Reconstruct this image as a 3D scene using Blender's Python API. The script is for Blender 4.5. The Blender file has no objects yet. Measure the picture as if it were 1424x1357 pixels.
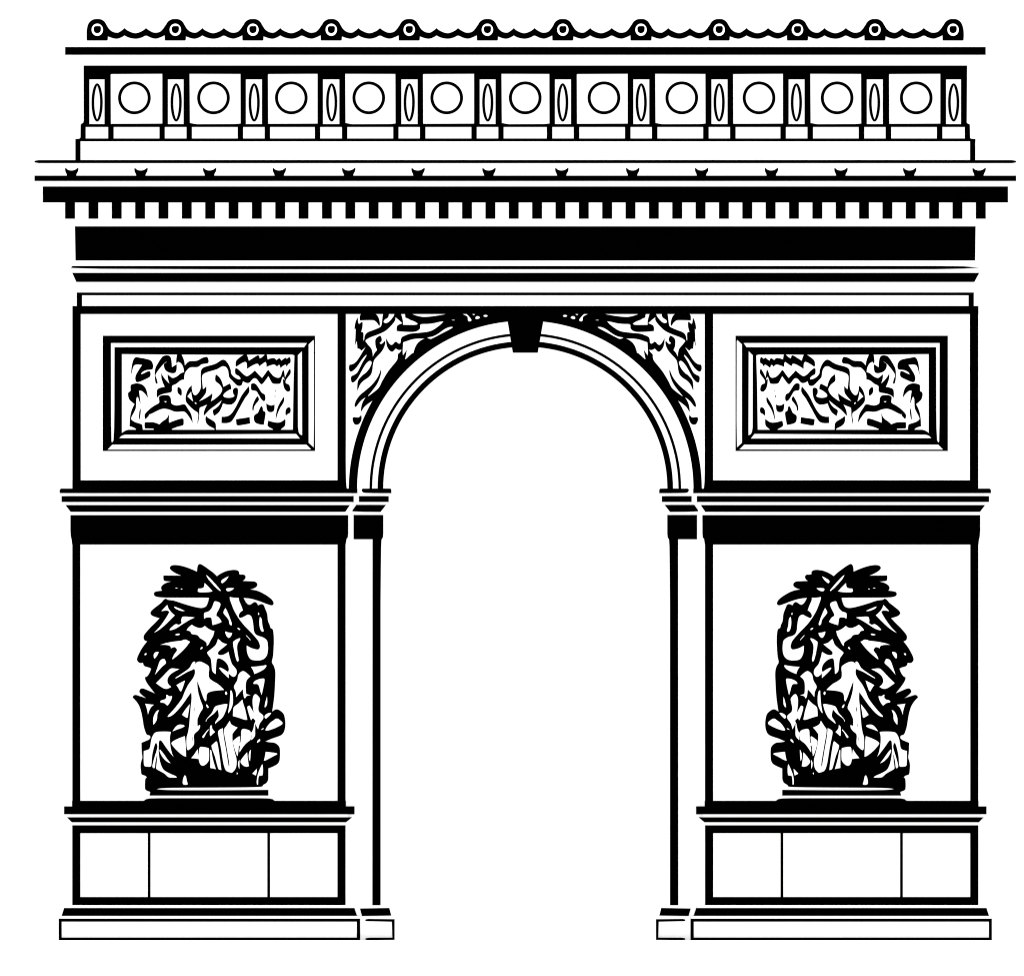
import bpy, bmesh, math
import numpy as np
from mathutils import Vector
from mathutils.geometry import delaunay_2d_cdt

scene = bpy.context.scene
C = scene.collection

# ------------------------------------------------------------------ camera
S = 28.0            # drawing units per metre
CX = 730.5          # axis of the monument
BY = 1306.7         # ground line
def X(px): return (px - CX) / S
def Z(py): return (BY - py) / S

cam_d = bpy.data.cameras.new("camera")
cam = bpy.data.objects.new("camera", cam_d)
C.objects.link(cam)
cam.location = (X(712.0), -120.0, Z(678.5))
cam.rotation_euler = (math.pi / 2, 0, 0)
cam_d.type = 'ORTHO'                 # the picture is a straight elevation: all depth lines vanish
cam_d.sensor_fit = 'HORIZONTAL'
cam_d.ortho_scale = 1424.0 / S
cam_d.clip_start = 1.0
cam_d.clip_end = 10000.0
scene.camera = cam

# ------------------------------------------------------------------ light: an even white studio sky
world = bpy.data.worlds.new("World")
scene.world = world
world.use_nodes = True
bg = world.node_tree.nodes["Background"]
bg.inputs[0].default_value = (1, 1, 1, 1)
bg.inputs[1].default_value = 1.0
key_d = bpy.data.lights.new("key_light", 'SUN')     # even light falling straight on the front
key_d.energy = 5.0
key_d.angle = math.radians(3)
key = bpy.data.objects.new("key_light", key_d)
C.objects.link(key)
key.location = (0, -200, 25)
key.rotation_euler = (math.radians(90.0), 0, 0)
scene.view_settings.view_transform = 'Standard'
scene.view_settings.look = 'None'
scene.view_settings.exposure = 0.08
scene.view_settings.gamma = 1.0
scene.render.engine = 'CYCLES'
scene.cycles.pixel_filter_type = 'BLACKMAN_HARRIS'
scene.cycles.filter_width = 1.0
scene.view_settings.use_curve_mapping = False

# ------------------------------------------------------------------ materials
def material(name, c0, c1, scale, rough):
    m = bpy.data.materials.new(name)
    m.use_nodes = True
    nt = m.node_tree
    b = nt.nodes["Principled BSDF"]
    tc = nt.nodes.new("ShaderNodeTexCoord")
    n = nt.nodes.new("ShaderNodeTexNoise")
    n.inputs["Scale"].default_value = scale
    n.inputs["Detail"].default_value = 4.0
    r = nt.nodes.new("ShaderNodeValToRGB")
    r.color_ramp.elements[0].position = 0.3
    r.color_ramp.elements[1].position = 0.7
    r.color_ramp.elements[0].color = (*c0, 1)
    r.color_ramp.elements[1].color = (*c1, 1)
    nt.links.new(tc.outputs["Object"], n.inputs["Vector"])
    nt.links.new(n.outputs["Fac"], r.inputs["Fac"])
    nt.links.new(r.outputs["Color"], b.inputs["Base Color"])
    b.inputs["Roughness"].default_value = rough
    b.inputs["Specular IOR Level"].default_value = 0.0
    return m

WHITE = material("white_stone", (0.49, 0.49, 0.49), (0.51, 0.51, 0.51), 1.5, 0.9)
BLACK = material("black_ink", (0.00004, 0.00004, 0.00004), (0.00008, 0.00008, 0.00008), 2.0, 1.0)
GROUND = material("white_ground", (0.895, 0.895, 0.895), (0.905, 0.905, 0.905), 0.05, 0.9)

# ------------------------------------------------------------------ mesh helpers
def link(name, bm, mat, parent=None, loc=None):
    bmesh.ops.recalc_face_normals(bm, faces=bm.faces)
    me = bpy.data.meshes.new(name)
    bm.to_mesh(me); bm.free()
    me.materials.append(mat)
    o = bpy.data.objects.new(name, me)
    C.objects.link(o)
    if loc is not None: o.location = loc
    if parent is not None: o.parent = parent
    return o

def dup(o, loc, parent):
    c = o.copy(); C.objects.link(c)
    c.parent = parent; c.location = loc
    for ch in o.children:
        d = ch.copy(); C.objects.link(d); d.parent = c
    return c

def hexa(bm, v):
    v = [bm.verts.new(p) for p in v]
    for f in ((0,1,2,3),(4,5,6,7),(0,1,5,4),(1,2,6,5),(2,3,7,6),(3,0,4,7)):
        bm.faces.new([v[i] for i in f])

def box(bm, x0, x1, p0, p1, yf, yb):
    """x0..x1 and p0..p1 in drawing units, yf..yb depth in metres"""
    a, b, t, u = X(x0), X(x1), Z(p0), Z(p1)
    hexa(bm, [(a,yf,t),(b,yf,t),(b,yb,t),(a,yb,t),(a,yf,u),(b,yf,u),(b,yb,u),(a,yb,u)])

def frustum(bm, top, bot, p0, p1, f0, f1, b0, b1):
    t, u = Z(p0), Z(p1)
    hexa(bm, [(X(top[0]),f0,t),(X(top[1]),f0,t),(X(top[1]),b0,t),(X(top[0]),b0,t),
              (X(bot[0]),f1,u),(X(bot[1]),f1,u),(X(bot[1]),b1,u),(X(bot[0]),b1,u)])

def mirror(pts): return [(2 * CX - x, y) for x, y in pts]

def rect(x0, x1, y0, y1): return [(x0,y0),(x1,y0),(x1,y1),(x0,y1)]

def ellipse(cx, cy, rx, ry, n=40):
    return [(cx + rx*math.cos(2*math.pi*i/n), cy + ry*math.sin(2*math.pi*i/n)) for i in range(n)]

def smooth(pts, sub=4, corner=62):
    """closed Catmull-Rom curve that keeps sharp corners"""
    P = [Vector(p) for p in pts]
    Q = []
    for p in P:
        if not Q or (p - Q[-1]).length > 0.05: Q.append(p)
    if (Q[0] - Q[-1]).length < 0.05: Q.pop()
    n = len(Q)
    cor = []
    for i in range(n):
        a, b = Q[i] - Q[i-1], Q[(i+1) % n] - Q[i]
        cor.append(math.degrees(a.angle(b, 0)) > corner)
    out = []
    for i in range(n):
        p1, p2 = Q[i], Q[(i+1) % n]
        L = (p2 - p1).length
        d0 = p2 - Q[i-1]; d3 = Q[(i+2) % n] - p1
        m1 = (p2 - p1) if cor[i] else d0 * (L / ((p1 - Q[i-1]).length + L))
        m2 = (p2 - p1) if cor[(i+1) % n] else d3 * (L / ((Q[(i+2) % n] - p2).length + L))
        if cor[i] and not cor[(i+1) % n]: m1 = 1.5*(p2-p1) - 0.5*m2
        if cor[(i+1) % n] and not cor[i]: m2 = 1.5*(p2-p1) - 0.5*m1
        k = max(1, min(sub, int(L / 0.7)))
        for j in range(k):
            t = j / k
            h = (2*t**3-3*t**2+1)*p1 + (t**3-2*t**2+t)*m1 + (-2*t**3+3*t**2)*p2 + (t**3-t**2)*m2
            out.append((h.x, h.y))
    return out

def inside(P, loops):
    """even-odd test of points P (n,2)"""
    r = np.zeros(len(P), bool)
    for L in loops:
        A = np.asarray(L, float); B = np.roll(A, -1, 0)
        for s in range(0, len(P), 4000):
            x = P[s:s+4000, 0:1]; y = P[s:s+4000, 1:2]
            c = (A[:,1] > y) != (B[:,1] > y)
            dy = np.where(B[:,1] == A[:,1], 1e-12, B[:,1] - A[:,1])
            xi = A[:,0] + (y - A[:,1]) * (B[:,0] - A[:,0]) / dy
            r[s:s+4000] ^= ((c & (x < xi)).sum(1) % 2).astype(bool)
    return r

def edge_distance(P, loops):
    d = np.full(len(P), 1e9)
    for L in loops:
        A = np.asarray(L, float); B = np.roll(A, -1, 0); E = B - A
        l2 = np.maximum((E**2).sum(1), 1e-12)
        for s in range(0, len(P), 2000):
            V = P[s:s+2000, None, :] - A
            t = np.clip((V * E).sum(2) / l2, 0, 1)
            q = np.sqrt(((V - t[..., None] * E)**2).sum(2)).min(1)
            d[s:s+2000] = np.minimum(d[s:s+2000], q)
    return d

def offset(L, d):
    A = np.asarray(L, float); P = np.roll(A, 1, 0); N = np.roll(A, -1, 0)
    area = (A[:,0]*N[:,1] - N[:,0]*A[:,1]).sum()
    def nrm(E):
        E = E / np.maximum(np.linalg.norm(E, axis=1, keepdims=True), 1e-9)
        return np.stack([E[:,1], -E[:,0]], 1) * (1 if area > 0 else -1)
    n1, n2 = nrm(A - P), nrm(N - A)
    b = n1 + n2
    b /= np.maximum(np.linalg.norm(b, axis=1, keepdims=True), 0.35)
    k = np.clip(1 / np.maximum((b * n1).sum(1), 0.4), 1, 2)
    return [tuple(p) for p in A + b * d * k[:, None]]

def region(bm, loops, front, back, grid=0, puff=0.0, puff_len=3.0, org=(0,0,0), inner=None, grow=0.09):
    """solid with the even-odd outline of loops. front: depth or function(px,py); back: depth or function.
    puff rounds the front forward (metres) away from the outline.
    inner: outlines inside which the surface swells forward and takes the second material."""
    verts, edges = [], []
    if grow:
        par = [sum(inside(np.array([L[0]]), [M])[0] for j, M in enumerate(loops) if j != i) % 2 for i, L in enumerate(loops)]
        loops = [offset(L, -grow if q else grow) for L, q in zip(loops, par)]
        inner = [offset(L, -grow) for L in inner] if inner else None
    shape, loops = loops, loops + (inner or [])
    for L in loops:
        k = len(verts); n = len(L)
        verts += [Vector(p) for p in L]
        edges += [(k+i, k+(i+1) % n) for i in range(n)]
    if grid:
        A = np.array([p for L in loops for p in L])
        gx = np.arange(A[:,0].min(), A[:,0].max(), grid); gy = np.arange(A[:,1].min(), A[:,1].max(), grid)
        G = np.array([(x + (j % 2) * grid / 2, y) for j, y in enumerate(gy) for x in gx])
        G = G[inside(G, shape)]
        if len(G):
            G = G[edge_distance(G, loops) > grid * 0.35]
        verts += [Vector(p) for p in G]
    vo, eo, fo, *_ = delaunay_2d_cdt(verts, edges, [], 0, 1e-5)
    V = np.array([(v.x, v.y) for v in vo])
    F = np.array([f for f in fo])
    cen = V[F].mean(1)
    F = F[inside(cen, shape)]
    used = np.unique(F)
    d = np.zeros(len(V))
    if puff: d[used] = edge_distance(V[used], loops)
    if inner:
        d[used] *= np.where(inside(V[used], inner), 1.0, -0.12)
        white = inside(V[F].mean(1), inner)
    fr, bk = {}, {}
    for i in used:
        px, py = V[i]
        yf = front(px, py) if callable(front) else front
        yb = back(px, py) if callable(back) else back
        if puff: yf -= puff * math.copysign(1 - math.exp(-abs(d[i]) / puff_len), d[i])
        x, z = X(px) - org[0], Z(py) - org[2]
        fr[i] = bm.verts.new((x, yf - org[1], z)); bk[i] = bm.verts.new((x, yb - org[1], z))
    cnt = {}
    for n, (a, b, c) in enumerate(F):
        f = bm.faces.new((fr[a], fr[b], fr[c]))
        if inner and white[n]: f.material_index = 1
        bm.faces.new((bk[c], bk[b], bk[a]))
        for e in ((a,b),(b,c),(c,a)):
            k = (min(e), max(e)); cnt[k] = cnt.get(k, 0) + 1
    for (a, b), n in cnt.items():
        if n == 1: bm.faces.new((fr[a], fr[b], bk[b], bk[a]))

def trace(tiles, s, text):
    """points of one outline; a letter switches the enlarged tile the numbers are read from"""
    ox = oy = 0; out = []
    for w in text.split():
        if w[0].isalpha():
            ox, oy = tiles[w]
        else:
            a, b = w.split(',')
            out.append((ox + float(a) / s, oy + float(b) / s))
    return out

def NB(): return bmesh.new()

def place(px): return (px - 100.6) / S      # how far a course is set back (or forward) of the pier face

# ------------------------------------------------------------------ ground
bm = NB()
hexa(bm, [(-2000,-26,-0.016),(2000,-26,-0.016),(2000,3000,-0.016),(-2000,3000,-0.016),(-2000,-26,-4),(2000,-26,-4),(2000,3000,-4),(-2000,3000,-4)])
ground = link("ground", bm, GROUND)
ground["kind"] = "structure"

# ------------------------------------------------------------------ the arch
arch = bpy.data.objects.new("triumphal_arch", None)
C.objects.link(arch)
arch["label"] = "white triumphal arch with black mouldings, two broad piers and one round archway"
arch["category"] = "arch"
DEPTH = 22.0
def part(name, build, mat, parent=arch):
    bm = NB(); build(bm); return link(name, bm, mat, parent)
def course(bm, x0, x1, p0, p1, extra=0.0):
    """a course running right round the monument"""
    f = place(x0) - extra
    box(bm, x0, x1, p0, p1, f, DEPTH - f)

YC = 680.0
def arc(r, a0=180.0, a1=0.0, n=72):
    return [(CX + r*math.cos(math.radians(a0+(a1-a0)*i/n)), YC - r*math.sin(math.radians(a0+(a1-a0)*i/n))) for i in range(n+1)]

# --- wall round the archway (white)
wall = part("wall", lambda bm: region(bm, [[(101.4,684.5),(101.4,426),(1359.6,426),(1359.6,684.5)] +
      [(CX+198.4,684.5)] + arc(198.4)[::-1] + [(CX-198.4,684.5)]], 0.0, DEPTH, grow=0), WHITE)
# --- black frame of the wall: top band, corner strips, bottom band
part("wall_band", lambda bm: course(bm, 100.7, 1360.6, 425.6, 436.9, 0.12), BLACK)

def both(f):
    """call f(m) for the left side and its mirror image"""
    for m in (False, True): f(m)
def mx(x0, x1, m): return (2*CX - x1, 2*CX - x0) if m else (x0, x1)
def mpts(pts, m): return mirror(pts) if m else pts

# --- archivolt
ring = part("archivolt", lambda bm: region(bm, [arc(205.4) + arc(197.6)[::-1]], -0.16, 0.25), BLACK)
def thin_ring(bm): region(bm, [arc(216.6) + arc(213.1)[::-1]], -0.10, 0.05, grow=0.15)
part("moulding", thin_ring, BLACK, ring)
part("keystone", lambda bm: region(bm, [[(704,436.9),(706.2,448),(710.7,475.2),(713.2,490.6),(747.8,490.6),(750.4,475.2),(755.2,448),(757,436.9)]], -0.5, 1.0), BLACK)

# ------------------------------------------------------------------ spandrel carving
ST = {'a': (480,430), 'b': (570,430), 'c': (480,510), 'd': (470,420)}
SS = 13.57
def sp(t): return trace(ST, SS, t)
ring_edge = [(CX + 245.4*math.cos(math.radians(a)), YC - 245.4*math.sin(math.radians(a))) for a in np.linspace(151, 179.2, 16)]
W_main = smooth(sp("""a 200,64 310,64 340,72 325,90 295,97 278,130 278,212 500,207 550,215 600,255 630,300 645,320 655,280 640,190 610,125 580,97 555,90 560,78
 700,70 718,82 705,150 690,280 675,325 640,350 520,400 430,435 385,475 367,520 360,570 345,600 343,560 345,460 335,437 300,430 325,340 328,250 320,237 265,280
 248,262 238,160 220,185 195,250 180,330 178,390 200,365 190,600 180,710 210,605 220,620 232,745 270,750 305,785 385,715 340,790 240,950 180,1015 130,1042
 85,1047 72,1090 78,1150 105,1180 150,1160 220,1090 330,930 400,858 405,875 330,1000 260,1140 220,1205 170,1240 120,1265 108,1300 c 108,230 120,285 140,298
 180,280 240,210 290,120 350,10 a 395,1030 440,985 470,973 500,1000 490,1050 450,1130 380,1210 c 340,150 290,200 250,250 232,320 228,450 245,420 280,340
 340,270 440,200 490,140 515,50 a 520,1080 540,980 570,930 680,810 730,730 755,640 745,597 715,635 690,655 660,655 650,635 685,605 690,560 670,505 650,503
 590,545 570,585 570,660 580,720 600,770 560,820 520,900 515,820 490,740 430,670 380,605 400,575 480,530 640,470 760,410 850,330 930,235 950,180 938,165
 960,162 1080,268 1010,295 978,325 972,412 1090,425 1220,430 b 80,428 150,405 190,365 195,300 215,283 350,278 450,265 560,240 635,230 580,290 450,385
 350,425 150,450 0,465 a 1150,490 1075,525 1055,560 1045,630 1030,650 1010,650 960,612 930,630 900,665 870,675 840,660 800,600 772,550 775,620 790,700
 830,770 880,805 910,790 955,742 1010,770 1065,765 1035,815 998,850 990,930 960,990 880,1085 800,1190 c 700,270 640,390 580,450 440,555 430,550 520,440
 600,330 650,220 680,100 672,50 650,120 600,220 500,345 380,450 280,535 210,630 178,720 185,760 210,750 280,660 340,605 385,580 340,650 310,730 295,850
 320,820 360,760 430,700 515,640""") + ring_edge + [(485.0,679),(484,680.2),(482.9,680.2),(482,678),(481.2,668),(480.8,640),(480.9,600),(480.9,445),(480.9,437),(481.2,435.2)])
spandrel_white = [smooth(sp(t)) for t in (
 "a 825,65 860,60 910,65 932,85 910,140 830,235 770,265 735,255 725,235 745,200 800,165 820,130",
 "a 1045,70 1110,68 1128,95 1135,160 1190,180 b 0,200 90,235 150,275 120,295 0,298 a 1090,297 1090,230 1070,140",
 "b 25,75 100,68 400,65 720,70 690,90 550,118 400,140 250,148 150,130 60,100",
 "b 330,545 345,533 430,515 530,465 650,380 740,340 810,335 800,355 650,435 430,550 390,562",
 "a 1095,625 1200,590 b 0,582 100,560 275,555 200,595 140,650 105,710 80,780 70,825 50,830 0,870 a 1140,945 1130,945 1150,850 1162,770 1090,875 1085,800",
 "b 980,70 1010,58 1040,70 1100,120 1150,180 1165,210 1145,228 1115,232 1095,210 1088,150 1060,125 1000,95",
 "b 1180,90 1188,72 1205,68 1222,76 1230,95 1215,112 1190,112",
 "b 1235,170 1245,142 1270,131 1300,135 1325,158 1305,178 1260,190 1240,185",
)] + [ellipse(675.2,439.4,3.0,1.5,16), ellipse(630.4,445.3,2.4,0.45,12)]
spandrel_black = [smooth(sp("c 145,960 160,950 240,958 270,945 300,905 310,960 300,1020 265,1075 215,1095 175,1080 150,1035 140,990"))]
spandrel_domain = [(476,432),(711,432),(706.4,447.4)] + arc(233.9, 96.0, 180.0, 48) + [(496.7,684),(476,684)]
def spandrel(m):
    loops = [mpts(L, m) for L in [spandrel_domain, W_main] + spandrel_white + spandrel_black]
    bm = NB(); region(bm, loops, -0.06, 0.05, grid=3.0, puff=0.10, puff_len=3.0)
    link("spandrel_carving", bm, BLACK, arch)
both(spandrel)

# ------------------------------------------------------------------ framed relief panels
PT = {'a': (165,485), 'b': (295,485), 'c': (230,485), 'e': (70,410), 'f': (300,410)}
PS = 11.308
FS = 5.654
def pn(t): return smooth(trace(PT, PS, t))
def fr(t): return trace(PT, FS, t)
frame_loops = [rect(143.0, 438.1, 467.0, 627.1),
 fr("e 476,379 f 718,379 695,413 e 505,413 504,900 502,1050 497,1145 485,1163 480,1150 477,1000"),
 fr("f 768,354 772,364 773,1000 770,1200 730,1163 730,390"),
 fr("e 487,1177 f 713,1177 752,1216 e 449,1217"),
 fr("f 678,443 680,1105 662,1097 652,1080 646,1040 645,475"),
 fr("e 590,1099 568,1104 555,1112 542,1127 f 662,1130 632,1093"),
 fr("e 562,466 980,470 f 216,472 395,469 600,470 619,476 612,700 607,1061 e 612,1061 595,1066 580,1073 562,1087")]
strokes = [pn(t) for t in (
 "a 195,415 200,330 215,230 240,160 270,135 330,142 450,165 510,190 540,250 535,315 510,328 430,338 370,370 350,405 400,385 470,352 495,360 502,400 490,440 430,475 310,525 275,520 262,470 270,420 310,345 370,255 290,248 245,262 225,300",
 "a 600,555 580,530 568,430 572,330 600,260 690,125 750,105 800,115 825,160 838,292 912,245 910,330 890,375 850,385 790,372 740,340 715,290 715,240 765,208 735,215 670,280 580,410 600,480 612,540",
 "a 920,80 905,190 912,237 935,205 980,230 1015,290 1028,370 980,385 910,440 850,460 815,440 770,400 775,470 800,550 740,490 695,430 672,385 672,450 690,520 725,600 640,620 605,650 602,775 640,735 720,705 820,685 838,660 842,585 900,555 980,495 1030,485 1040,390 1080,330 c 395,293 510,287 570,245 660,230 680,205 670,150 650,127 580,145 500,188 390,195 350,215 305,265 a 1030,190 985,80",
 "a 930,605 950,605 985,640 993,690 988,735 965,730 930,690 924,640",
 "a 190,575 230,553 300,545 370,565 420,615 445,680 460,775 420,715 370,668 335,657 318,665 330,740 345,865 325,820 305,762 290,757 278,790 270,930 240,1000 200,1080 198,1110 250,1150 360,1188 372,1210 380,1290 270,1290 265,1255 172,1217 180,1080 200,980 250,870 170,800 148,730 155,685 185,665",
 "a 340,935 347,980 335,1080 322,1120 318,1080 328,980",
 "a 635,760 670,735 730,728 790,738 818,775 828,855 860,880 920,893 1035,875 1080,930 1140,1030 1165,1165 1100,1060 1050,1000 1010,985 930,992 870,985 790,955 710,943 640,960 500,1028 475,1028 475,1050 420,1108 408,1060 415,1025 480,955 560,895 625,860 640,840",
 "a 410,1158 520,1155 580,1165 640,1190 680,1150 750,1100 780,1055 797,1010 790,1100 792,1165 880,1130 990,1097 1020,1105 1020,1190 1000,1207 930,1225 835,1262 850,1290 550,1290 550,1255 415,1252 408,1220",
 "c 415,578 418,650 440,715 468,733 500,715 540,660 558,600 555,480 560,350 585,305 640,280 750,250 810,225 880,180 915,173 950,190 1000,260 1030,345 1035,390 1080,445 1140,478 1178,483 1180,460 1150,425 1105,400 1095,350 1100,312 1125,310 1180,355 1230,405 1283,432 b 600,405 672,342 720,395 785,460 830,400 870,345 890,338 935,400 980,440 1040,458 1075,440 1100,370 1118,330 1130,350 1145,455 1180,380 1215,320 1232,330 1232,390 1190,450 1158,500 1158,545 1210,570 1230,640 1215,670 1180,672 1140,630 1120,570 1112,475 1140,495 1128,455 1113,440 1098,470 1075,540 1050,552 960,548 935,525 910,480 885,430 850,480 800,545 775,560 750,540 700,475 670,463 640,475 590,530 560,540 520,530 485,510 475,545 460,575 420,585 385,570 320,505 270,450 260,400 250,340 220,290 185,275 150,280 80,320 0,345 c 640,375 590,405 575,450 580,530 590,635 610,625 643,585 640,680 610,735 530,825 600,795 690,740 735,700 738,740 715,828 790,780 860,715 893,650 885,610 850,560 790,510 783,470 793,402 850,450 885,510 912,600 950,580 1010,548 1030,580 1035,635 990,655 930,700 908,735 930,762 1000,772 1060,762 1088,740 1065,700 1063,650 1085,618 1125,615 1140,635 1138,720 1115,800 1080,850 1030,878 970,875 905,860 880,930 840,1000 765,1057 748,1000 750,965 800,930 850,880 885,810 800,880 700,955 650,1005 603,1058 610,980 655,878 580,910 540,930 532,1050 510,1190 505,1150 515,1015 450,965 370,890 325,830 318,770 335,690 370,620",
 "c 640,1055 670,1085 760,1140 790,1180 793,1290 770,1290 768,1258 690,1215 645,1170 630,1110",
 "c 885,1068 940,1068 1000,1050 1050,1005 1110,910 1200,735 1310,590 1318,680 1250,780 1160,940 1050,1130 990,1165 882,1167",
 "c 1110,1108 1325,1076 1332,1175 1250,1190 1150,1205 1118,1195",
 "b 370,240 375,200 400,165 500,95 545,95 560,130 578,190 640,150 715,105 735,110 748,152 790,130 840,80 858,80 873,170 920,153 980,150 1010,180 1055,150 1070,155 1085,190 1150,140 1175,160 1215,128 1232,160 1230,220 1200,240 1172,285 1160,250 1130,260 1075,303 1060,255 1045,255 1020,283 980,250 920,260 855,287 850,220 835,207 740,275 725,240 690,238 630,265 548,317 542,225 520,205 470,225 385,280 370,270",
 "b 612,555 650,543 690,560 730,615 780,690 825,720 838,770 830,815 810,825 775,795 730,720 695,668 625,652 612,630",
 "b 710,745 730,770 735,805 690,865 660,915 650,970 638,978 632,930 645,870 675,800",
 "b 783,900 795,930 805,975 835,995 838,1040 825,1120 810,1197 720,1180 675,1155 658,1110 662,1050 720,1005 740,960 765,910",
 "b 852,860 895,885 935,893 980,875 978,950 960,985 920,997 880,985 860,950",
 "b 1128,752 1133,810 1115,860 1070,930 1030,1020 1000,1128 1003,1050 1020,960 1050,880",
 "b 1195,922 1225,925 1235,960 1225,1005 1190,1025 1160,1055 1153,1000 1165,950",
 "b 885,1130 950,1150 1030,1162 1085,1150 1150,1102 1152,1170 1140,1215 1080,1270 1080,1290 960,1290 955,1265 900,1235 872,1205",
 "b 1000,645 1006,662 1000,680 994,662", "b 989,722 994,748 988,774 983,748",
 # openings inside the strokes
 "c 405,672 415,740 438,833 345,750", "c 465,838 490,855 485,875 462,858", "a 712,825 758,825 738,848")]
def panel(m):
    bm = NB(); region(bm, [mpts(L, m) for L in frame_loops], -0.14, 0.05)
    f = link("relief_panel", bm, BLACK, arch)
    bm = NB(); region(bm, [mpts(L, m) for L in strokes], -0.03, 0.04, grid=2.0, puff=0.09, puff_len=2.0)
    link("carving", bm, BLACK, f)
both(panel)

# ------------------------------------------------------------------ the piers
PED = 1.25   # the pedestal stands this far in front of the shaft
def pier(m):
    def bx(bm, x0, x1, p0, p1, yf, yb): box(bm, *mx(x0, x1, m), p0, p1, yf, yb)
    def fru(bm, t, b, p0, p1, f0, f1, b0, b1): frustum(bm, mx(*t, m), mx(*b, m), p0, p1, f0, f1, b0, b1)
    # white stone
    bm = NB()
    bx(bm, 101.4, 480.3, 684.5, 1258, 0.0, DEPTH)
    bx(bm, 101.1, 480.0, 1114, 1262, -PED, DEPTH - 0.02)
    bx(bm, 90, 492, 1258, 1277, -PED - 0.28, DEPTH + 0.28)
    bx(bm, 82.3, 500.3, 1273, 1307.15, -PED - 0.6, DEPTH + 0.6)
    bx(bm, 92, 490, 685, 716, -0.3, DEPTH + 0.3)
    bx(bm, 97, 484, 1131, 1147, -PED - 0.1, DEPTH + 0.1)
    p = link("pier", bm, WHITE, arch)
    # black mouldings
    def sub(name, build):
        bm = NB(); build(bm); return link(name, bm, BLACK, p)
    for a, b, c, d in ((100.7, 112.3, 436, 668), (469.3, 480.7, 436, 668), (100.6, 111.7, 756.5, 1114), (469.3, 480.6, 756.5, 1114)):
        sub("edge_strip", lambda bm: bx(bm, a, b, c, d, -0.1, 0.36))
    sub("lower_rail", lambda bm: bx(bm, 100.6, 480.8, 667.8, 680.2, -0.13, 0.36))
    def cap(bm):
        region(bm, [mpts(smooth([(496.9,679.5),(496.9,685.6),(83.2,685.6),(83.1,681.5),(84.6,679.6),(88,679.4)], 4, 80), m)], -0.62, DEPTH + 0.62)
    sub("impost_cap", cap)
    sub("impost_fascia", lambda bm: bx(bm, 85.6, 491.8, 689.7, 698.0, -0.53, DEPTH + 0.53))
    sub("impost_moulding", lambda bm: fru(bm, (91, 486.6), (98.2, 480.2), 702.2, 711.8, -0.5, -0.36, DEPTH+0.5, DEPTH+0.36))
    def neck(bm):
        region(bm, [mpts([(98,716),(484.1,716),(484.1,742),(483.6,747),(481.8,749.5),(481.3,753),(480.6,757),(100.4,757),(99.8,751),(98.6,746),(98,738)], m)], -0.17, DEPTH + 0.17)
    sub("impost_neck", neck)
    def ledge(bm):
        bx(bm, 100.2, 481.0, 1113.1, 1121, -PED - 0.12, DEPTH + 0.03)
        bx(bm, 89.1, 493, 1120.7, 1131.8, -PED - 0.4, DEPTH + 0.4)
        region(bm, [mpts([(200,1113.2),(203,1110.9),(208,1110),(222,1109.5),(360,1109.5),(374,1110),(379,1110.9),(382,1113.2)], m)], -PED - 0.11, 0.4)
    sub("ledge", ledge)
    sub("pedestal_moulding", lambda bm: fru(bm, (93, 489.4), (99.8, 481.3), 1135.9, 1143.0, -PED-0.3, -PED-0.16, DEPTH+0.3, DEPTH+0.16))
    def ped(bm):
        L = [rect(100.6, 480.4, 1147, 1258), rect(111.7, 205.6, 1158.1, 1246.8), rect(209.2, 371.8, 1158, 1246.8), rect(375.5, 469.3, 1158, 1246.8)]
        region(bm, [mpts(l, m) for l in L], -PED - 0.1, -PED + 0.36)
        for a, b in ((100.6, 111.7),):
            bx(bm, a, b, 1147, 1258, DEPTH - 0.36, DEPTH + 0.1)
        bx(bm, 100.5, 111.8, 1147.1, 1158, -PED + 0.36, DEPTH - 0.36)
        bx(bm, 100.5, 111.8, 1247, 1257.9, -PED + 0.36, DEPTH - 0.36)
    sub("pedestal_frame", ped)
    sub("base_moulding", lambda bm: fru(bm, (89.1, 492.8), (85.6, 496.5), 1262, 1273, -PED-0.42, -PED-0.54, DEPTH+0.42, DEPTH+0.54))
    def plinth(bm):
        L = [rect(81.9, 500.6, 1276.9, 1306.9), rect(85.6, 496.4, 1280.8, 1303.2)]
        region(bm, [mpts(l, m) for l in L], -PED - 0.68, -PED - 0.3, grow=0.2)
        bx(bm, 81.9, 85.6, 1276.9, 1280.7, -PED - 0.3, DEPTH + 0.6)
        bx(bm, 81.9, 85.6, 1303.2, 1306.6, -PED - 0.3, DEPTH + 0.6)
    sub("plinth_frame", plinth)
    # the inner pilaster that carries the arch
    IN = 0.5
    bm = NB()
    bx(bm, 478, 528.9, 684.5, 1277, IN, DEPTH - IN)
    bx(bm, 478, 536, 679.9, 699, IN - 0.2, DEPTH - IN + 0.2)
    bx(bm, 478, 541, 1262, 1277, IN - 0.2, DEPTH - IN + 0.2)
    bx(bm, 478, 548.2, 1275, 1307.15, IN - 0.5, DEPTH - IN + 0.5)
    q = link("pilaster", bm, WHITE, arch)
    def subq(name, build):
        bm = NB(); build(bm); return link(name, bm, BLACK, q)
    b1 = DEPTH - IN
    subq("pilaster_cap", lambda bm: region(bm, [mpts(smooth([(507,679.4),(542.5,679.4),(543.9,680.4),(544.2,685.7),(512,685.4),(505.5,684.8),(503.5,683),(503.1,680.6),(504.5,679.5)], 4, 80), m)], IN - 0.5, b1 + 0.5))
    subq("pilaster_fascia", lambda bm: bx(bm, 499.2, 540.6, 689.7, 698.0, IN - 0.4, b1 + 0.4))
    subq("pilaster_moulding", lambda bm: region(bm, [mpts([(495.5,702),(536.8,702),(529.1,711.8),(506,711.6),(489.4,710.8)], m)], IN - 0.25, b1 + 0.25))
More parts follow.
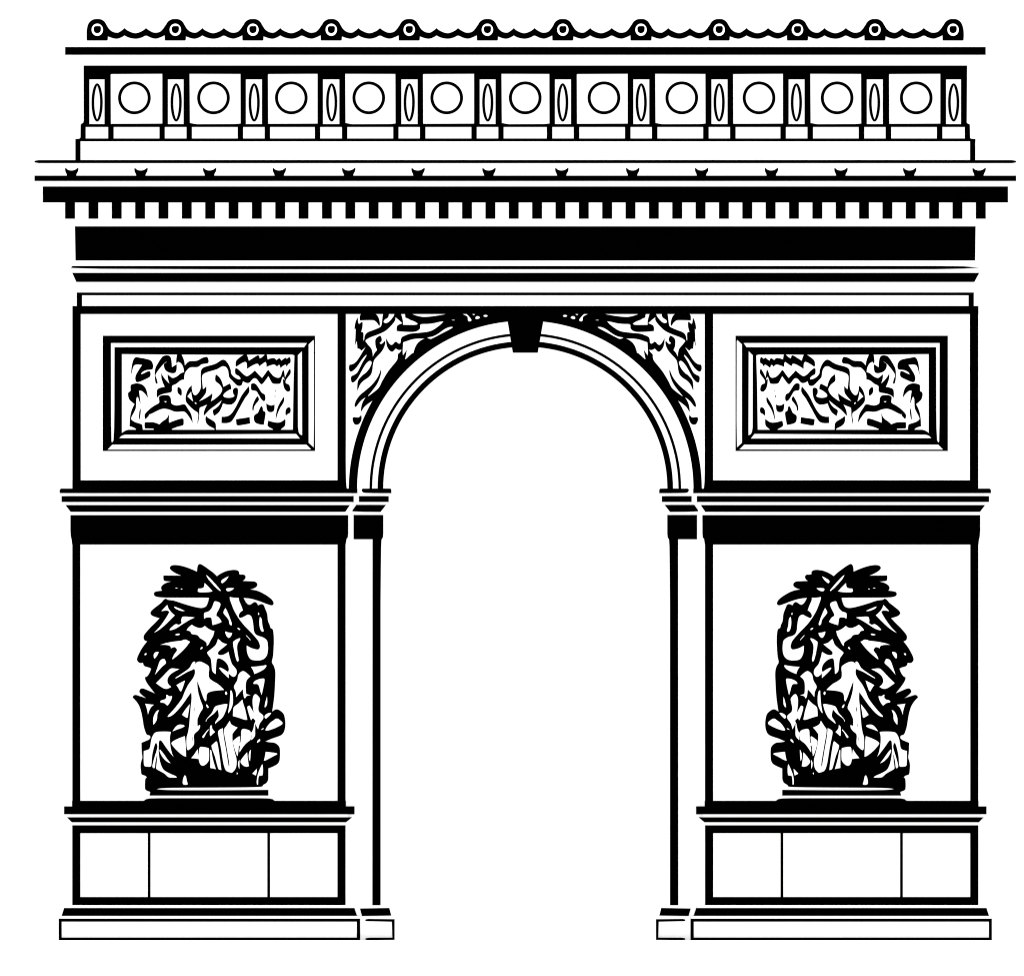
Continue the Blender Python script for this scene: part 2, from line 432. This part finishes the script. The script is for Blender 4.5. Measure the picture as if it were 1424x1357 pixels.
    subq("pilaster_neck", lambda bm: region(bm, [mpts([(491.8,716),(533,716),(533,742),(532.5,747),(530.6,750.2),(518.1,750.2),(518.1,749.7),(491.8,749.7)], m)], IN - 0.12, b1 + 0.12))
    subq("pilaster_edge", lambda bm: region(bm, [mpts([(518.1,749.6),(530.6,749.6),(530,760),(529.6,790),(529.2,840),(529.2,1258),(517.9,1258)], m)], IN - 0.1, IN + 0.3))
    subq("pilaster_base", lambda bm: region(bm, [mpts([(500.6,1262.7),(541.4,1262),(544.1,1272.5),(503.4,1273)], m)], IN - 0.45, b1 + 0.45))
    subq("pilaster_plinth_frame", lambda bm: region(bm, [mpts([(507.9,1279.3),(508.6,1277.8),(512,1277.2),(548.7,1277.6),(548.7,1306.1),(512,1306.6),(508.6,1306),(507.9,1304.8),(509,1303.9),(514,1303.2),(545.6,1303.1),(545,1281),(512,1280.3),(508.8,1280)], m)], IN - 0.6, IN - 0.2))
both(pier)

# ------------------------------------------------------------------ the entablature
bm = NB()
for x0, p0, p1 in ((107.6, 391, 426), (103.5, 362, 380.5), (88, 281, 315), (61, 251, 260.5), (50, 226, 245), (105.6, 196.9, 224)):
    course(bm, x0, 2*CX - x0, p0, p1)
ent = link("entablature", bm, WHITE, arch)
def esub(name, build): return part(name, build, BLACK, ent)
def low_frame(bm):
    course(bm, 106.8, 1354.2, 406.9, 410.8, 0.05)
    for m in (False, True):
        box(bm, *mx(106.8, 114.1, m), 410.8, 425.6, place(106.8) - 0.05, 0.5)
esub("string_course", low_frame)
def archi(bm):
    frustum(bm, (100.4, 1361.8), (106.2, 1355), 379.6, 392.3, -0.12, 0.1, DEPTH+0.12, DEPTH-0.1)
esub("architrave_moulding", archi)
esub("architrave_fillet", lambda bm: region(bm, [[(99.2,372.6),(100.2,370.8),(102,370.3),(1300,370.3),(1340,370.8),(1361.8,372.3),(1340,373.6),(1300,374.3),(300,374.4),(140,373.8)]], -0.1, DEPTH + 0.1, grow=0.22))
esub("frieze", lambda bm: frustum(bm, (104.2, 1356.7), (105, 1356), 314.4, 362.4, -0.3, -0.28, DEPTH, DEPTH-0.02))
esub("corona", lambda bm: course(bm, 59.5, 1401.7, 259.6, 281.8))
esub("cornice_fascia", lambda bm: course(bm, 48, 1413, 244.5, 252.0))
def cyma(bm):
    region(bm, [[(48,225),(49,224),(54,223.2),(1407,223.2),(1412,224),(1413,225),(1412,226.3),(1407,227),(54,227),(49,226.2)]], place(48), DEPTH - place(48), grow=0.2)
esub("cornice_edge", cyma)
for m in (False, True):
    esub("blocking_strip", lambda bm: box(bm, *mx(104.8, 112.0, m), 193.5, 223.3, place(104.8), DEPTH - place(104.8)))
# dentils
bm = NB(); w = 13.7 / S / 2
h = (304.5 - 281.8) / S
hexa(bm, [(-w,0,0),(w,0,0),(w,1.9,0),(-w,1.9,0),(-w,0,-h),(w,0,-h),(w,1.9,-h),(-w,1.9,-h)])
YD = place(82)
dent = link("dentil", bm, BLACK, ent, (X(97.4), YD, Z(281.8)))
for i in range(1, 40):
    dup(dent, (X(97.4 + i * 32.475), YD, Z(281.8)), ent)
# little horned masks on the cornice
LM = [99.7,196,291.5,388.4,484.9,581.3,679.9,781.2,879.8,975.6,1072.7,1169.4,1265,1361.5]
mk = smooth([(CX + (x-236)/3.9556, BY - 34.4 + (y-136)/3.9556) for x, y in
     ((202,92),(207,97),(218,105),(235,108),(252,105),(263,98),(271,92),(273,98),(271,111),(263,126),(258,139),(213,139),(208,127),(201,111),(200,98))], 3, 70)
bm = NB(); region(bm, [mk], -0.25, 0.2, grid=2, puff=0.12, puff_len=2)
for v in bm.verts: v.co.z -= 34.4 / S
YM = place(48) + 0.3
mask = link("lion_mask", bm, BLACK, ent, (X(LM[0]), YM, Z(244.6)))
for x in LM[1:]: dup(mask, (X(x), YM, Z(244.6)), ent)

# ------------------------------------------------------------------ the attic
bm = NB()
for x0, p0, p1 in ((112.6, 172, 197.2), (116.8, 92, 173), (100, 76, 91.5), (93, 57, 66.5)):
    course(bm, x0, 2*CX - x0, p0, p1)
attic = link("attic", bm, WHITE, arch)
panels = [(153.5,225.8),(263.5,334.5),(372.2,441.7),(479.9,549.9),(587.8,659.4),(697.3,764),(801.7,873),(911,981),(1019,1088.9),(1126.7,1197.5),(1235.9,1307.7)]
pil = [(124.2,145.4),(233.4,255.4),(341.8,364.4),(449,472),(558,580.8),(667,689.2),(771.6,794.1),(880.6,903),(989.3,1011.8),(1096.6,1118.9),(1205.3,1227.8),(1315.5,1336.5)]
peds = [(119.1,150.5),(158,221.8),(229.1,259.4),(266.8,330.7),(338,368.1),(375.5,437.9),(445.2,475.6),(482.9,546.9),(554.2,584),(591.6,655.6),(662.9,693),(700.3,760.5),(768,797.9),(805.5,869.2),(876.8,906.6),(914.2,977.9),(985.5,1015.3),(1022.9,1085.3),(1092.8,1122.9),(1130.5,1194.2),(1201.8,1231.6),(1239.2,1302.9),(1310.5,1341.8)]
def attic_frame(bm):
    L = [[(116.4,90.9),(1344.8,90.9),(1344.3,171),(1346,172.5),(1348.6,173.5),(1349,192),(1350,193.2),(1356.4,193.9),(1356.4,197),(104.9,197),(105,193.9),(110.5,193.2),(112,191.5),(112.2,174),(113.3,172.4),(115.6,171.4),(116.6,168)]]
    for i, (a, b) in enumerate(panels):
        L.append([(a+.3,104),(a+1.2,103.3),(b,103.0),(b,172.3),(a+.6,172.6)] if i % 2 == 0 else [(a,103),(b,103.2),(b+.2,172.2),(b-8,173),(a+10,173.2),(a+.5,171.5)])
    for a, b in pil: L.append(rect(a, b, 110.7, 173.0))
    for a, b in peds: L.append(rect(a, b, 176.9, 193.0))
    region(bm, L, place(110), 1.2)
part("attic_frame", attic_frame, BLACK, attic)
part("attic_cornice", lambda bm: course(bm, 90.6, 1370.7, 65.9, 76.7), BLACK, attic)
# shields: a raised ring in each panel; ovals on the pilasters
YA = place(116.8)
def local(loops, yf, yb, **k):
    bm = NB(); region(bm, [[(CX + x, BY + y) for x, y in L] for L in loops], yf, yb, **k); return bm
RC = [186.9,296.9,405.1,512.8,621.2,730.4,839.9,948.1,1055.5,1164.1,1274.1]
r0 = link("shield_ring", local([ellipse(0,0,22.7,22.8,56), ellipse(0,0,18.5,18.7,56)], -0.12, 0.05), BLACK, attic, (X(RC[0]), YA, Z(136.5)))
for x in RC[1:]: dup(r0, (X(x), YA, Z(136.5)), attic)
def lens(rx, ry, k, n=32):
    out = []
    for i in range(n):
        a = 2*math.pi*i/n
        out.append((rx*math.copysign(abs(math.cos(a))**k, math.cos(a)), ry*math.sin(a)))
    return out
OC = [135.1,245,353.5,461.2,569.1,678.3,782.5,891.7,1000.1,1107.5,1216.2,1326.2]
o0 = link("oval", local([lens(7.7,26.6,1.0), lens(4.1,23.6,1.6)], -0.12, 0.05), BLACK, attic, (X(OC[0]), YA, Z(142.9)))
for x in OC[1:]: dup(o0, (X(x), YA, Z(142.9)), attic)

# ------------------------------------------------------------------ the cresting on the roof
AC = [135.3,243.8,351.7,460.7,569.1,677.8,782.7,891.4,1000.1,1109,1216.7,1325.4]
YR = 0.15
sil = smooth([(-14.4,15.1),(-14.6,3),(-13.3,-5.5),(-10.2,-11),(-5,-14.2),(0,-14.7),(5,-14.2),(10,-11),(13,-5.5),(14.6,2.5),(14.4,14.2),(13.2,15.2),(0,15.5)], 5, 75)
an = link("antefix", local([sil], 0.0, 0.55), BLACK, arch, (X(AC[0]), YR, Z(41.7)))
dot = smooth([(-5.0,-1.5),(-3.6,-4.4),(0,-4.9),(4.3,-4.4),(5.0,-0.8),(3.9,3.2),(0,5.0),(-3.8,3.4)], 4, 95)
link("rosette", local([ellipse(0,0.2,8.0,8.6,40), dot], -0.06, 0.02, grow=-0.09), WHITE, an)
for x in AC[1:]: dup(an, (X(x), YR, Z(41.7)), arch)
up = [(423,92),(430,103),(443,123),(464,138),(490,142),(510,131),(527,117),(545,131),(585,145),(622,134),(645,117),(663,130),(690,142),(720,138),(738,122),(752,102),(760,92)]
dn = [(762,160),(748,157),(730,165),(700,174.5),(672,169),(645,158),(622,168),(590,175),(552,169),(527,157),(508,168),(485,175),(460,171),(437,163),(422,163)]
wave = smooth([(CX + (x-377)/429*108.4, BY + (y-125)/3.9556) for x, y in up + dn], 4, 55)
bm = NB(); region(bm, [wave], 0.03, 0.5)
wv = link("crest_wave", bm, BLACK, arch, (X(AC[0]), YR, Z(41.7)))
for a, b in zip(AC[1:], AC[2:]):
    w_ = dup(wv, (X(a), YR, Z(41.7)), arch); w_.scale.x = (b - a) / 108.4

# ------------------------------------------------------------------ the sculpture groups
GT = {'A': (180,780), 'B': (290,780), 'C': (180,890), 'D': (290,890), 'E': (180,1000), 'F': (290,1000)}
GS = 12.336
def gp(t): return smooth(trace(GT, GS, t))
mass = gp("""A 890,250 780,200 710,150 693,115 715,82 770,68 870,78 1000,115 1160,183 1168,100 1185,62 1212,50 1280,85 1357,140 B 80,200 143,260 220,210 320,168 420,152
 490,158 522,185 522,222 550,232 610,235 635,265 625,305 585,342 700,346 790,352 830,380 835,420 800,455 715,487 850,515 980,580 1080,655 1115,710 1110,750 1075,758
 1000,735 870,685 730,645 600,630 640,705 680,745 710,750 745,730 790,703 825,720 850,762 910,738 945,755 965,800 1005,905 1020,1030 1050,1100 1062,1145 1100,1170
 1115,1250 1120,1357 D 1115,150 1105,280 1087,380 1120,440 1145,540 1140,750 1125,980 1090,1225 1170,1183 1240,1215 1290,1270 1312,1357 F 1318,80 1305,180 1265,255
 1200,290 1080,330 975,378 1040,392 1130,402 1185,435 1220,490 1225,620 1215,710 1185,760 1120,800 1025,840 1025,950 1020,1040 990,1090 935,1125 925,1145 880,1155
 600,1163 0,1167 E 700,1172 540,1180 465,1192 540,1205 700,1212 1357,1215 F 1025,1208 1025,1305 0,1305 E 348,1305 358,1240 290,1215 270,1190 268,1080 275,1020
 300,990 270,965 210,940 198,880 192,790 205,710 222,655 212,560 207,400 270,375 335,345 360,310 345,275 300,260 270,200 245,110 228,0 C 205,1240 170,1130 120,1050
 55,980 70,950 105,937 180,960 290,995 230,950 175,895 172,865 200,828 250,832 340,870 438,912 370,825 300,730 270,665 272,630 300,622 345,560 373,485 330,465
 255,440 232,385 180,390 145,365 130,330 150,260 220,130 305,20 260,0 A 250,1340 243,1300 260,1255 340,1160 450,1050 518,978 460,962 390,935 360,895 380,850 450,790
 540,720 590,665 625,642 660,665 760,680 900,725 1050,770 1200,803 1270,800 1320,770 1345,715 B 5,655 8,628 A 1300,626 800,625 520,620 440,600 420,570 430,535
 470,520 565,508 545,475 550,435 600,390 680,360 735,350 640,345 595,335 583,300 585,247 750,250""")
figures = [gp(t) for t in (
 "A 548,860 600,800 650,750 665,800 700,855 778,930 700,1010 590,1115 500,1185 420,1230 520,1125 610,1000 665,910 683,870 660,852 610,850",
 "A 765,778 830,800 950,855 890,855 820,830 780,805",
 "A 905,955 960,950 1120,967 1040,1005 900,1090 800,1155 720,1183 685,1180 720,1135 795,1080 850,1090 895,1060 888,1010",
 "A 780,1262 830,1243 865,1247 855,1265 815,1272",
 "A 1070,1090 1130,1125 1205,1148 1250,1140 1293,1110 1357,1160 B 50,1185 100,1200 80,1280 D 35,5 0,70 C 1325,100 1320,45 1270,0 A 1210,1320 1165,1270 1070,1250 1040,1205 980,1190 1010,1140",
 "A 782,462 805,456 830,461 805,469", "A 877,476 895,470 913,474 895,489",
 "A 1170,515 1180,470 1260,460 1282,430 1288,375 1357,440 B 70,520 0,532 A 1250,537 1190,532",
 "A 1315,237 1357,268 B 60,330 150,430 210,505 200,515 130,460 60,385 0,315 A 1340,290",
 "B 345,260 300,330 240,380 225,375 215,350 240,315",
 "B 300,485 320,465 440,465 390,505 345,518 315,512",
 "B 365,615 420,625 520,630 522,670 560,760 590,845 540,885 518,935 530,970 560,972 610,950 680,918 730,945 755,1010 770,1110 778,1190 800,1245 850,1280 930,1305 1000,1357 D 1018,80 1020,170 1000,260 950,320 880,345 790,345 730,330 690,285 660,200 655,90 740,135 830,158 865,150 883,110 870,50 845,0 B 750,1245 600,1090 510,970 440,850 395,740 365,650",
 "B 95,700 115,687 190,712 205,745 185,810 140,900 135,940 180,970 225,1040 180,1065 70,1098 60,1050 48,980 30,968 0,965 A 1310,972 1285,990 1278,940 1285,890 1357,862 B 50,810 75,755",
 "B 290,803 330,880 380,1010 402,1080 390,1105 360,1080 345,1010 260,900 255,870",
 "B 880,955 910,990 925,1110 945,1190 940,1212 905,1200 880,1140 870,1050",
 "B 855,880 870,905 860,927 850,905",
 "B 492,1145 510,1143 543,1165 540,1182 515,1175",
 "B 287,1205 340,1222 405,1230 395,1270 370,1305 345,1318 315,1295 290,1240",
 "B 638,1270 652,1274 724,1352 714,1357",
 "B 545,1325 535,1357 D 500,60 490,130 500,230 517,340 500,370 475,330 440,180 420,35 455,0 B 515,1325",
 "B 165,1335 185,1350 D 240,40 320,68 260,120 180,185 162,220 175,248 215,255 270,240 343,198 370,310 405,410 470,490 485,545 470,600 430,628 390,610 348,570 345,650 290,600 220,530 182,475 200,468 260,495 335,545 348,490 320,410 250,340 170,310 145,330 132,420 122,580 80,550 60,510 50,400 35,310 0,260 C 1330,215 1357,185 D 70,130 125,75 155,0",
 "C 530,80 620,50 740,25 900,5 925,-8 980,-10 1000,5 1040,25 960,130 850,240 740,328 735,315 770,240 815,175 810,150 775,118 710,140 705,110 670,88 600,78",
 "C 258,240 270,222 298,225 290,245 265,260",
 "C 420,300 415,250 435,212 470,200 503,200 480,255 440,308 425,312",
 "C 440,590 480,470 520,360 550,328 600,320 628,375 620,402 560,455",
 "C 455,735 560,630 680,505 720,482 790,485 855,497 770,540 690,600 655,665 655,720 680,765 717,797 660,830 610,832 550,805",
 "C 1217,150 1230,122 1250,115 1258,130 1240,148 1220,160",
 "C 1055,430 1080,385 1110,362 1130,375 1125,408 1160,375 1210,365 1290,395 1357,440 D 8,455 12,500 5,560 12,640 60,690 150,742 220,800 268,852 150,862 60,875 0,895 C 1340,910 1325,950 1318,1030 1300,1045 1270,990 1220,850 1165,705 1165,760 1180,890 1220,1030 1262,1155 1215,1240 1180,1320 E 1168,0 1168,105 1190,105 1210,90 1210,140 1180,190 1110,260 1110,380 1105,430 1060,490 1010,528 990,515 978,420 982,300 1005,220 1025,100 1033,0 C 1050,1150 1065,1000 1060,890 1000,975 900,1115 790,1240 720,1295 660,1315 655,1300 760,1185 900,1000 945,890 1010,760 1090,650 1120,580 1123,520 1105,485 1095,500 1000,540 860,620 795,655 788,645 900,570 1000,500 1040,460",
 "C 1110,1130 1117,1185 1108,1240 1101,1185", "E 1092,62 1097,100 1091,143 1087,100", "E 1080,272 1085,330 1079,395 1074,330",
 "C 805,770 870,730 953,690 930,770 890,870 870,875 840,820",
 "C 628,940 645,935 680,958 730,955 725,1000 690,1075 655,1120 630,1105 600,1080 535,1068 530,1045 550,1030 610,1010 632,980",
 "C 270,1088 420,1105 370,1150 335,1220 318,1280 305,1200",
 "C 508,1198 480,1270 472,1357 E 440,60 408,92 405,0 C 408,1330 430,1270 470,1210",
 "C 1035,1095 1020,1200 1000,1325 985,1330 940,1305 902,1278 950,1200",
 "C 1318,1095 1345,1118 1362,1155 1340,1162 1318,1125",
 "E 740,205 790,130 840,92 890,88 935,100 947,118 900,145 800,180",
 "E 245,540 330,512 352,480 370,370 390,300 430,235 470,215 560,207 690,210 712,220 695,300 700,430 730,580 760,645 720,600 620,470 550,370 522,357 508,380 500,500 510,640 540,770 590,865 700,930 790,970 815,995 740,1000 670,990 600,930 470,855 457,835 470,720 480,590 465,640 445,740 435,825 420,838 395,815 398,770 430,650 478,490 478,440 460,403 445,410 415,500 390,620 375,790 360,810 310,812 270,805 248,780",
 "E 525,515 580,580 650,680 705,752 640,720 570,650 530,580 515,530",
 "E 950,285 965,430 972,640 920,620 820,540 740,450 718,410 740,380 830,330",
 "E 1170,510 1190,630 1195,520 1205,482 1230,468 1357,490 F 8,510 8,690 E 1340,740 1290,785 1250,795 1215,770 1195,720 1188,680 1060,663 1110,600",
 "E 1357,165 1310,215 1255,285 1245,300 1265,320 1285,300 1320,230 1360,178",
 "F 25,130 40,100 60,105 62,150 112,215 35,285 25,280 22,200",
 "D 10,1300 60,1240 110,1140 170,1115 300,1090 325,1100 300,1200 250,1310 F 200,5 160,35 115,75 115,50 145,0 D 175,1300 155,1185 100,1250 30,1305 E 1330,0 1318,38 1308,35 1320,0",
 "D 282,905 290,880 305,880 320,910 305,938 290,930",
 "D 375,862 395,862 415,930 420,1040 410,1120 370,1210 338,1252 335,1240 355,1130 368,1000",
 "D 510,600 540,555 590,528 640,550 718,620 660,680 642,740 640,860 648,920 720,943 660,955 625,998 605,970 588,840 530,905 475,975 468,890 435,795 490,690",
 "D 580,1015 595,1080 630,1190 665,1357 F 655,8 615,5 D 520,1330 418,1300 420,1220 435,1145 510,1085",
 "D 728,455 860,445 985,425 995,440 960,490 880,540 785,580 765,520",
 "D 765,735 800,695 880,662 950,655 962,680 945,790 910,940 890,880 860,775 830,750 780,750",
 "D 1003,965 1008,1060 1000,1110 975,1148 960,1145 970,1080",
 "D 665,1150 680,1125 705,1120 740,1180 775,1242 755,1080 758,1000 775,945 800,922 830,935 880,1000 870,1080 855,1170 870,1230 930,1280 942,1320 930,1357 F 880,70 850,170 800,75 791,60 805,25 D 785,1357 765,1338 748,1345 F 740,8 726,10 D 720,1345 690,1260",
 "F 590,162 640,167 690,182 718,205 722,225 745,212 770,150 785,65 797,80 800,200 795,285 735,355 735,310 745,250 730,300 718,350 640,415 580,490 532,565 530,520 542,455 520,455 510,560 500,630 480,600 440,480 422,375 470,325 525,288 540,300 533,400 542,405 552,360 558,250 565,185",
 "D 960,1310 980,1275 1030,1248 1075,1245 1050,1285 990,1342 970,1335",
 "F 1210,0 1260,40 1270,65 1255,90 1150,145 1050,182 990,193 975,180 1000,130 1060,55 1130,5 D 1150,1345 1190,1345",
 "F 365,20 385,75 430,108 498,138 420,235 410,260 415,390 450,560 480,680 480,780 460,850 405,912 380,912 310,885 280,840 250,730 215,510 180,330 162,230 170,195 200,170 247,148 262,300 300,520 345,800 357,800 350,720 300,420 265,180 310,105",
 "F 900,182 925,155 950,152 940,165",
 "F 830,405 845,360 875,335 888,350 875,375",
 "F 50,455 90,410 130,375 147,385 180,560 220,868 185,860 165,840 110,640",
 "F 30,520 45,530 75,680 125,852 28,832",
 "F 530,690 530,850 510,800 508,740",
 "F 548,720 580,660 662,562 672,650 692,800 650,812 600,795 560,755",
 "F 725,520 720,620 712,715 695,680 690,600 712,530",
 "F 980,555 1080,565 1165,578 1180,597 1080,650 985,700 950,705 965,640",
 "F 485,905 505,925 485,948",
 "F 750,930 790,885 832,845 825,910 812,962",
 "F 920,765 932,800 935,900 925,960 865,970 855,1010 850,1115 835,1120 825,1080 840,960 880,850",
 "E 950,955 970,980 985,1050 1000,1105 990,1120 930,1118 912,1085 925,1000",
)]
def bulge(px, py):
    if px > CX: px = 2*CX - px
    q = 1 - ((px - 290) / 135)**2 - ((py - 960) / 200)**2
    return -(0.20 + 0.40 * math.sqrt(max(q, 0.0)))
def sculpture(m, label):
    bx0 = 2*CX - 290.8 if m else 290.8
    org = (X(bx0), 0.0, Z(1109.5))
    e = bpy.data.objects.new("sculpture_group", None)
    C.objects.link(e); e.location = org
    e["label"] = label; e["category"] = "sculpture"; e["group"] = "sculpture groups on the pier ledges"
    ml, fl = mpts(mass, m), [mpts(f, m) for f in figures]
    bm = NB(); region(bm, [ml], bulge, -0.001, grid=2.4, puff=0.14, puff_len=4.0, org=org, inner=fl)
    o = link("carving", bm, BLACK, e)
    o.data.materials.append(WHITE)
    bm = NB(); a, b = mx(209.5, 372.5, m)
    box(bm, a, b, 1105.9, 1109.4, -0.8, -0.001)
    box(bm, *mx(211, 371, m), 1093, 1105.9, -0.15, -0.001)
    for v in bm.verts: v.co -= Vector(org)
    link("base", bm, WHITE, e)
sculpture(False, "carved black and white figure group standing on the ledge of the left pier")
sculpture(True, "carved black and white figure group standing on the ledge of the right pier")
